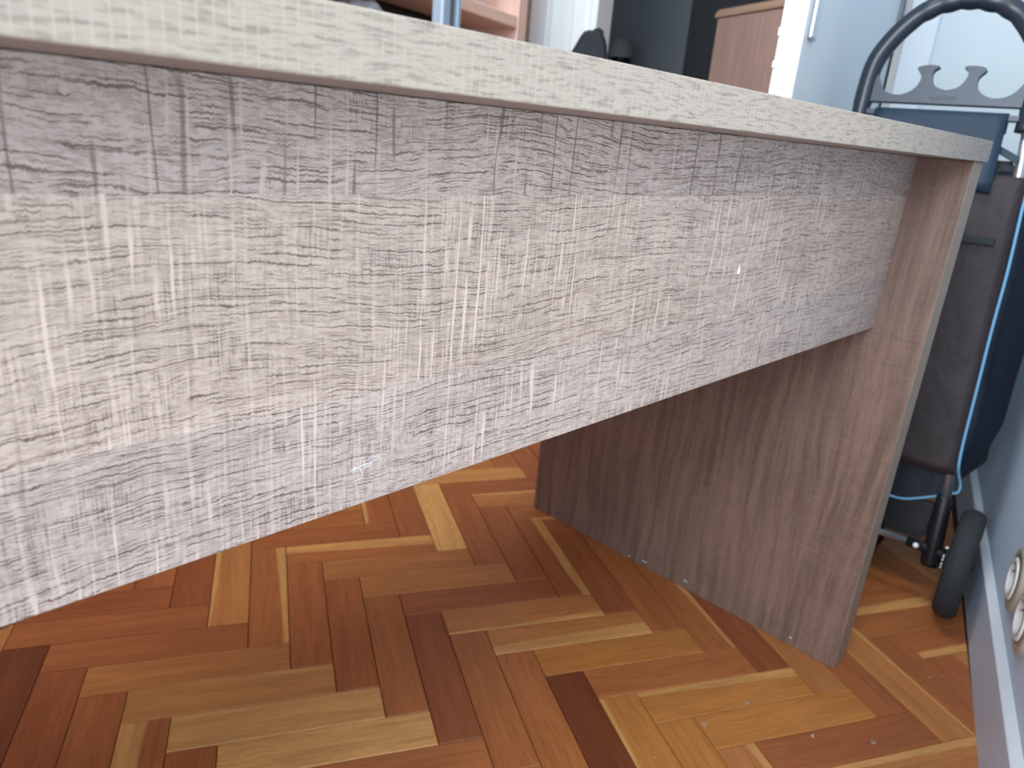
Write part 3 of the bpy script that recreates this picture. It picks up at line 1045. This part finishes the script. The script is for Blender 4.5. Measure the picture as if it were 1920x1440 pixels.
# ================================================================ BACKGROUND FURNITURE
BF = 1.2                                        # front plane of the bookcase
book = thing('bookcase', 'pinkish beech bookcase with shelves along the far wall behind the desk', 'bookcase', (0, BF, 0))
D_ = .295
def bx(name, lo, hi, mat, bev=.002):
    return obj(name, boxm((lo[0], lo[1], lo[2]), (hi[0], hi[1], hi[2]), bev), mat, book)
SL = -1.9
bx('side', (.681, 0, 0), (.728, D_, 2.0), M_BEECHV)
bx('shade_strip', (.728, .012, 0), (.775, .05, 2.0), M_BEECHD)  # darker strip standing in for shade beside the end panel
bx('side', (SL, 0, 0), (SL + .025, D_, 2.0), M_BEECHV)
bx('divider', (-.62, .01, .08), (-.595, D_, 1.98), M_BEECHV)
bx('back', (SL, D_ - .008, .08), (.681, D_, 1.98), M_BEECHD, 0)
bx('plinth', (SL + .025, .004, 0), (.681, .022, .08), M_TAUPEBOX)
for z0, z1 in ((.08, .105), (.47, .495), (.832, .857), (.946, .974), (1.40, 1.425), (1.975, 2.0)):
    bx('shelf', (SL + .025, .002, z0), (.681, D_ - .008, z1), M_BEECH)

# grey box on the upper shelf, crumpled film bag on the one below
bm = boxm((-.075, -.01, 0), (.075, .012, .19), .003)
b1 = obj('document_box', bm, M_GREYBOX)
b1.location = (.505, BF + .055, .975)
tag(b1, 'flat grey card box standing on the bookcase shelf right of the metal post', 'box')
bm = bmesh.new()
bmesh.ops.create_icosphere(bm, subdivisions=4, radius=1)
for v in bm.verts:
    d = v.co.normalized()
    r = 1 + .16 * math.sin(5 * d.x + 3 * d.z) + .1 * math.sin(9 * d.y - 7 * d.x) + .07 * math.sin(17 * d.z + 13 * d.y)
    v.co = Vector((d.x * .085 * r, d.y * .05 * r, max(-.028, d.z * .036 * r)))
b2 = obj('plastic_bag', bm, M_FILM, None, True)
b2.location = (.185, BF + .09, .857 + .0284)
tag(b2, 'crumpled translucent plastic bag on the bookcase shelf left of the metal post', 'plastic bag')

b3 = obj('cavity_shade_block', boxm((-.155, -.06, 0), (.155, .06, .084), .004), M_STRAP)  # dark block added to imitate the shade in the shelf cavity
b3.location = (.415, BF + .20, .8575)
tag(b3, 'low dark block standing in for shade deep on the bookcase shelf behind the plastic bag', 'box')

# aluminium upright in front of the bookcase
post = thing('metal_post', 'slim grey aluminium upright post standing in front of the beech bookcase', 'post', (0.242, 1.15, 0))
bm = bmesh.new()
box(bm, (0, -.012, .012), (.030, .016, 2.2), .005, 2)
obj('flange', bm, M_ALU, post, False)
bm = bmesh.new()
box(bm, (.030, -.004, .012), (.055, .010, 2.2))
obj('web', bm, M_ALUD, post)
bm = bmesh.new()
box(bm, (.055, -.012, .012), (.069, .016, 2.2), .002)
obj('flange', bm, M_ALU, post)
obj('foot', boxm((-.03, -.03, 0), (.10, .034, .012), .003), M_ALUD, post)

# navy backpack on a stool, only its top shows above the desk
stool = thing('stool', 'beech stool under the navy backpack behind the desk', 'stool', (0.76, 1.03, 0))
obj('seat', boxm((-.15, -.12, .57), (.15, .12, .60), .008, 2), M_BEECH, stool)
for sx in (-1, 1):
    for sy in (-1, 1):
        bm = bmesh.new()
        tube(bm, [(sx * .125, sy * .095, 0), (sx * .115, sy * .085, .572)], [.012, .015], 10)
        obj('leg', bm, M_BEECHV, stool, True)
pack = thing('backpack', 'dark navy backpack whose rounded top shows above the desk before white door trim', 'backpack', (0.743, 1.03, .60), R(-65))
bm = bmesh.new()
sil = [(-.100, .014), (.050, .014), (.055, .10), (.055, .25), (.048, .300), (.043, .325), (.032, .343), (.012, .350), (-.010, .348), (-.022, .335), (-.040, .300), (-.065, .265), (-.090, .22), (-.105, .12)]
prism(bm, smooth_loop(sil, 4, True), lambda d, a, b: Vector((a, d, b)), -.05, .05)
bmesh.ops.bevel(bm, geom=[e for e in bm.edges if abs(e.verts[0].co.y - e.verts[1].co.y) < 1e-5 and len(e.link_faces) == 2 and e.calc_face_angle(0) > .8], offset=.008, segments=3, affect='EDGES')
pb_ = auto(obj('body', bm, M_PACK, pack), 50)
bm = bmesh.new()
tube(bm, [(.008, .0, .345), (.014, .0, .356), (.022, .0, .359), (.031, .0, .354), (.034, .0, .338)], .0045, 8)
obj('haul_loop', bm, M_STRAP, pack, True)

# brown cabinet standing askew in the hall
cab = thing('hall_cabinet', 'brown wooden cabinet with a paler top edge standing in the dark hall', 'cabinet', (1.66, .950, 0), R(49.2) + math.pi)
# local x runs from the far corner towards the viewer side, local y away from its visible face
obj('body', boxm((.004, 0, 0), (.50, .30, 1.126), .004), M_CAB, cab)
bm = bmesh.new()
prism(bm, [(-.004 + .022, 1.149), (-.004 + .008, 1.145), (-.004, 1.135), (-.004, 1.1265), (.505, 1.1265), (.505, 1.149)], lambda d, a, b: Vector((a, d, b)), -.006, .305)
obj('top', bm, M_CABTOP, cab)

# dim wall lamp on the dark grey wall of the hall
lamp = thing('wall_lamp', 'dim grey round-shaded wall lamp on the dark grey hall wall', 'lamp', (2.0, 1.385, .985))
bm = bmesh.new()
for i in range(9):
    a = math.pi / 2 * i / 8
prof = [(.052, 0), (.050, .03), (.040, .058), (.022, .074), (0.0005, .080)]
n = 24
rr = [[bm.verts.new((-.06 + r * math.cos(2 * math.pi * k / n), r * math.sin(2 * math.pi * k / n), .03 + z)) for k in range(n)] for r, z in prof]
for P, Q in zip(rr, rr[1:]):
    for k in range(n):
        bm.faces.new((P[k], P[(k + 1) % n], Q[(k + 1) % n], Q[k]))
obj('shade', bm, M_LAMPGREY, lamp, True)
for y in (-.026, .026):
    bm = bmesh.new()
    tube(bm, [(-.06, y, .035), (-.06, y, -.05), (-.03, y, -.07), (.0, y, -.07)], .012, 8)
    obj('arm', bm, M_BLACK, lamp, True)
obj('back_plate', boxm((-.012, -.05, -.10), (0, .05, -.04), .003), M_BLACK, lamp)
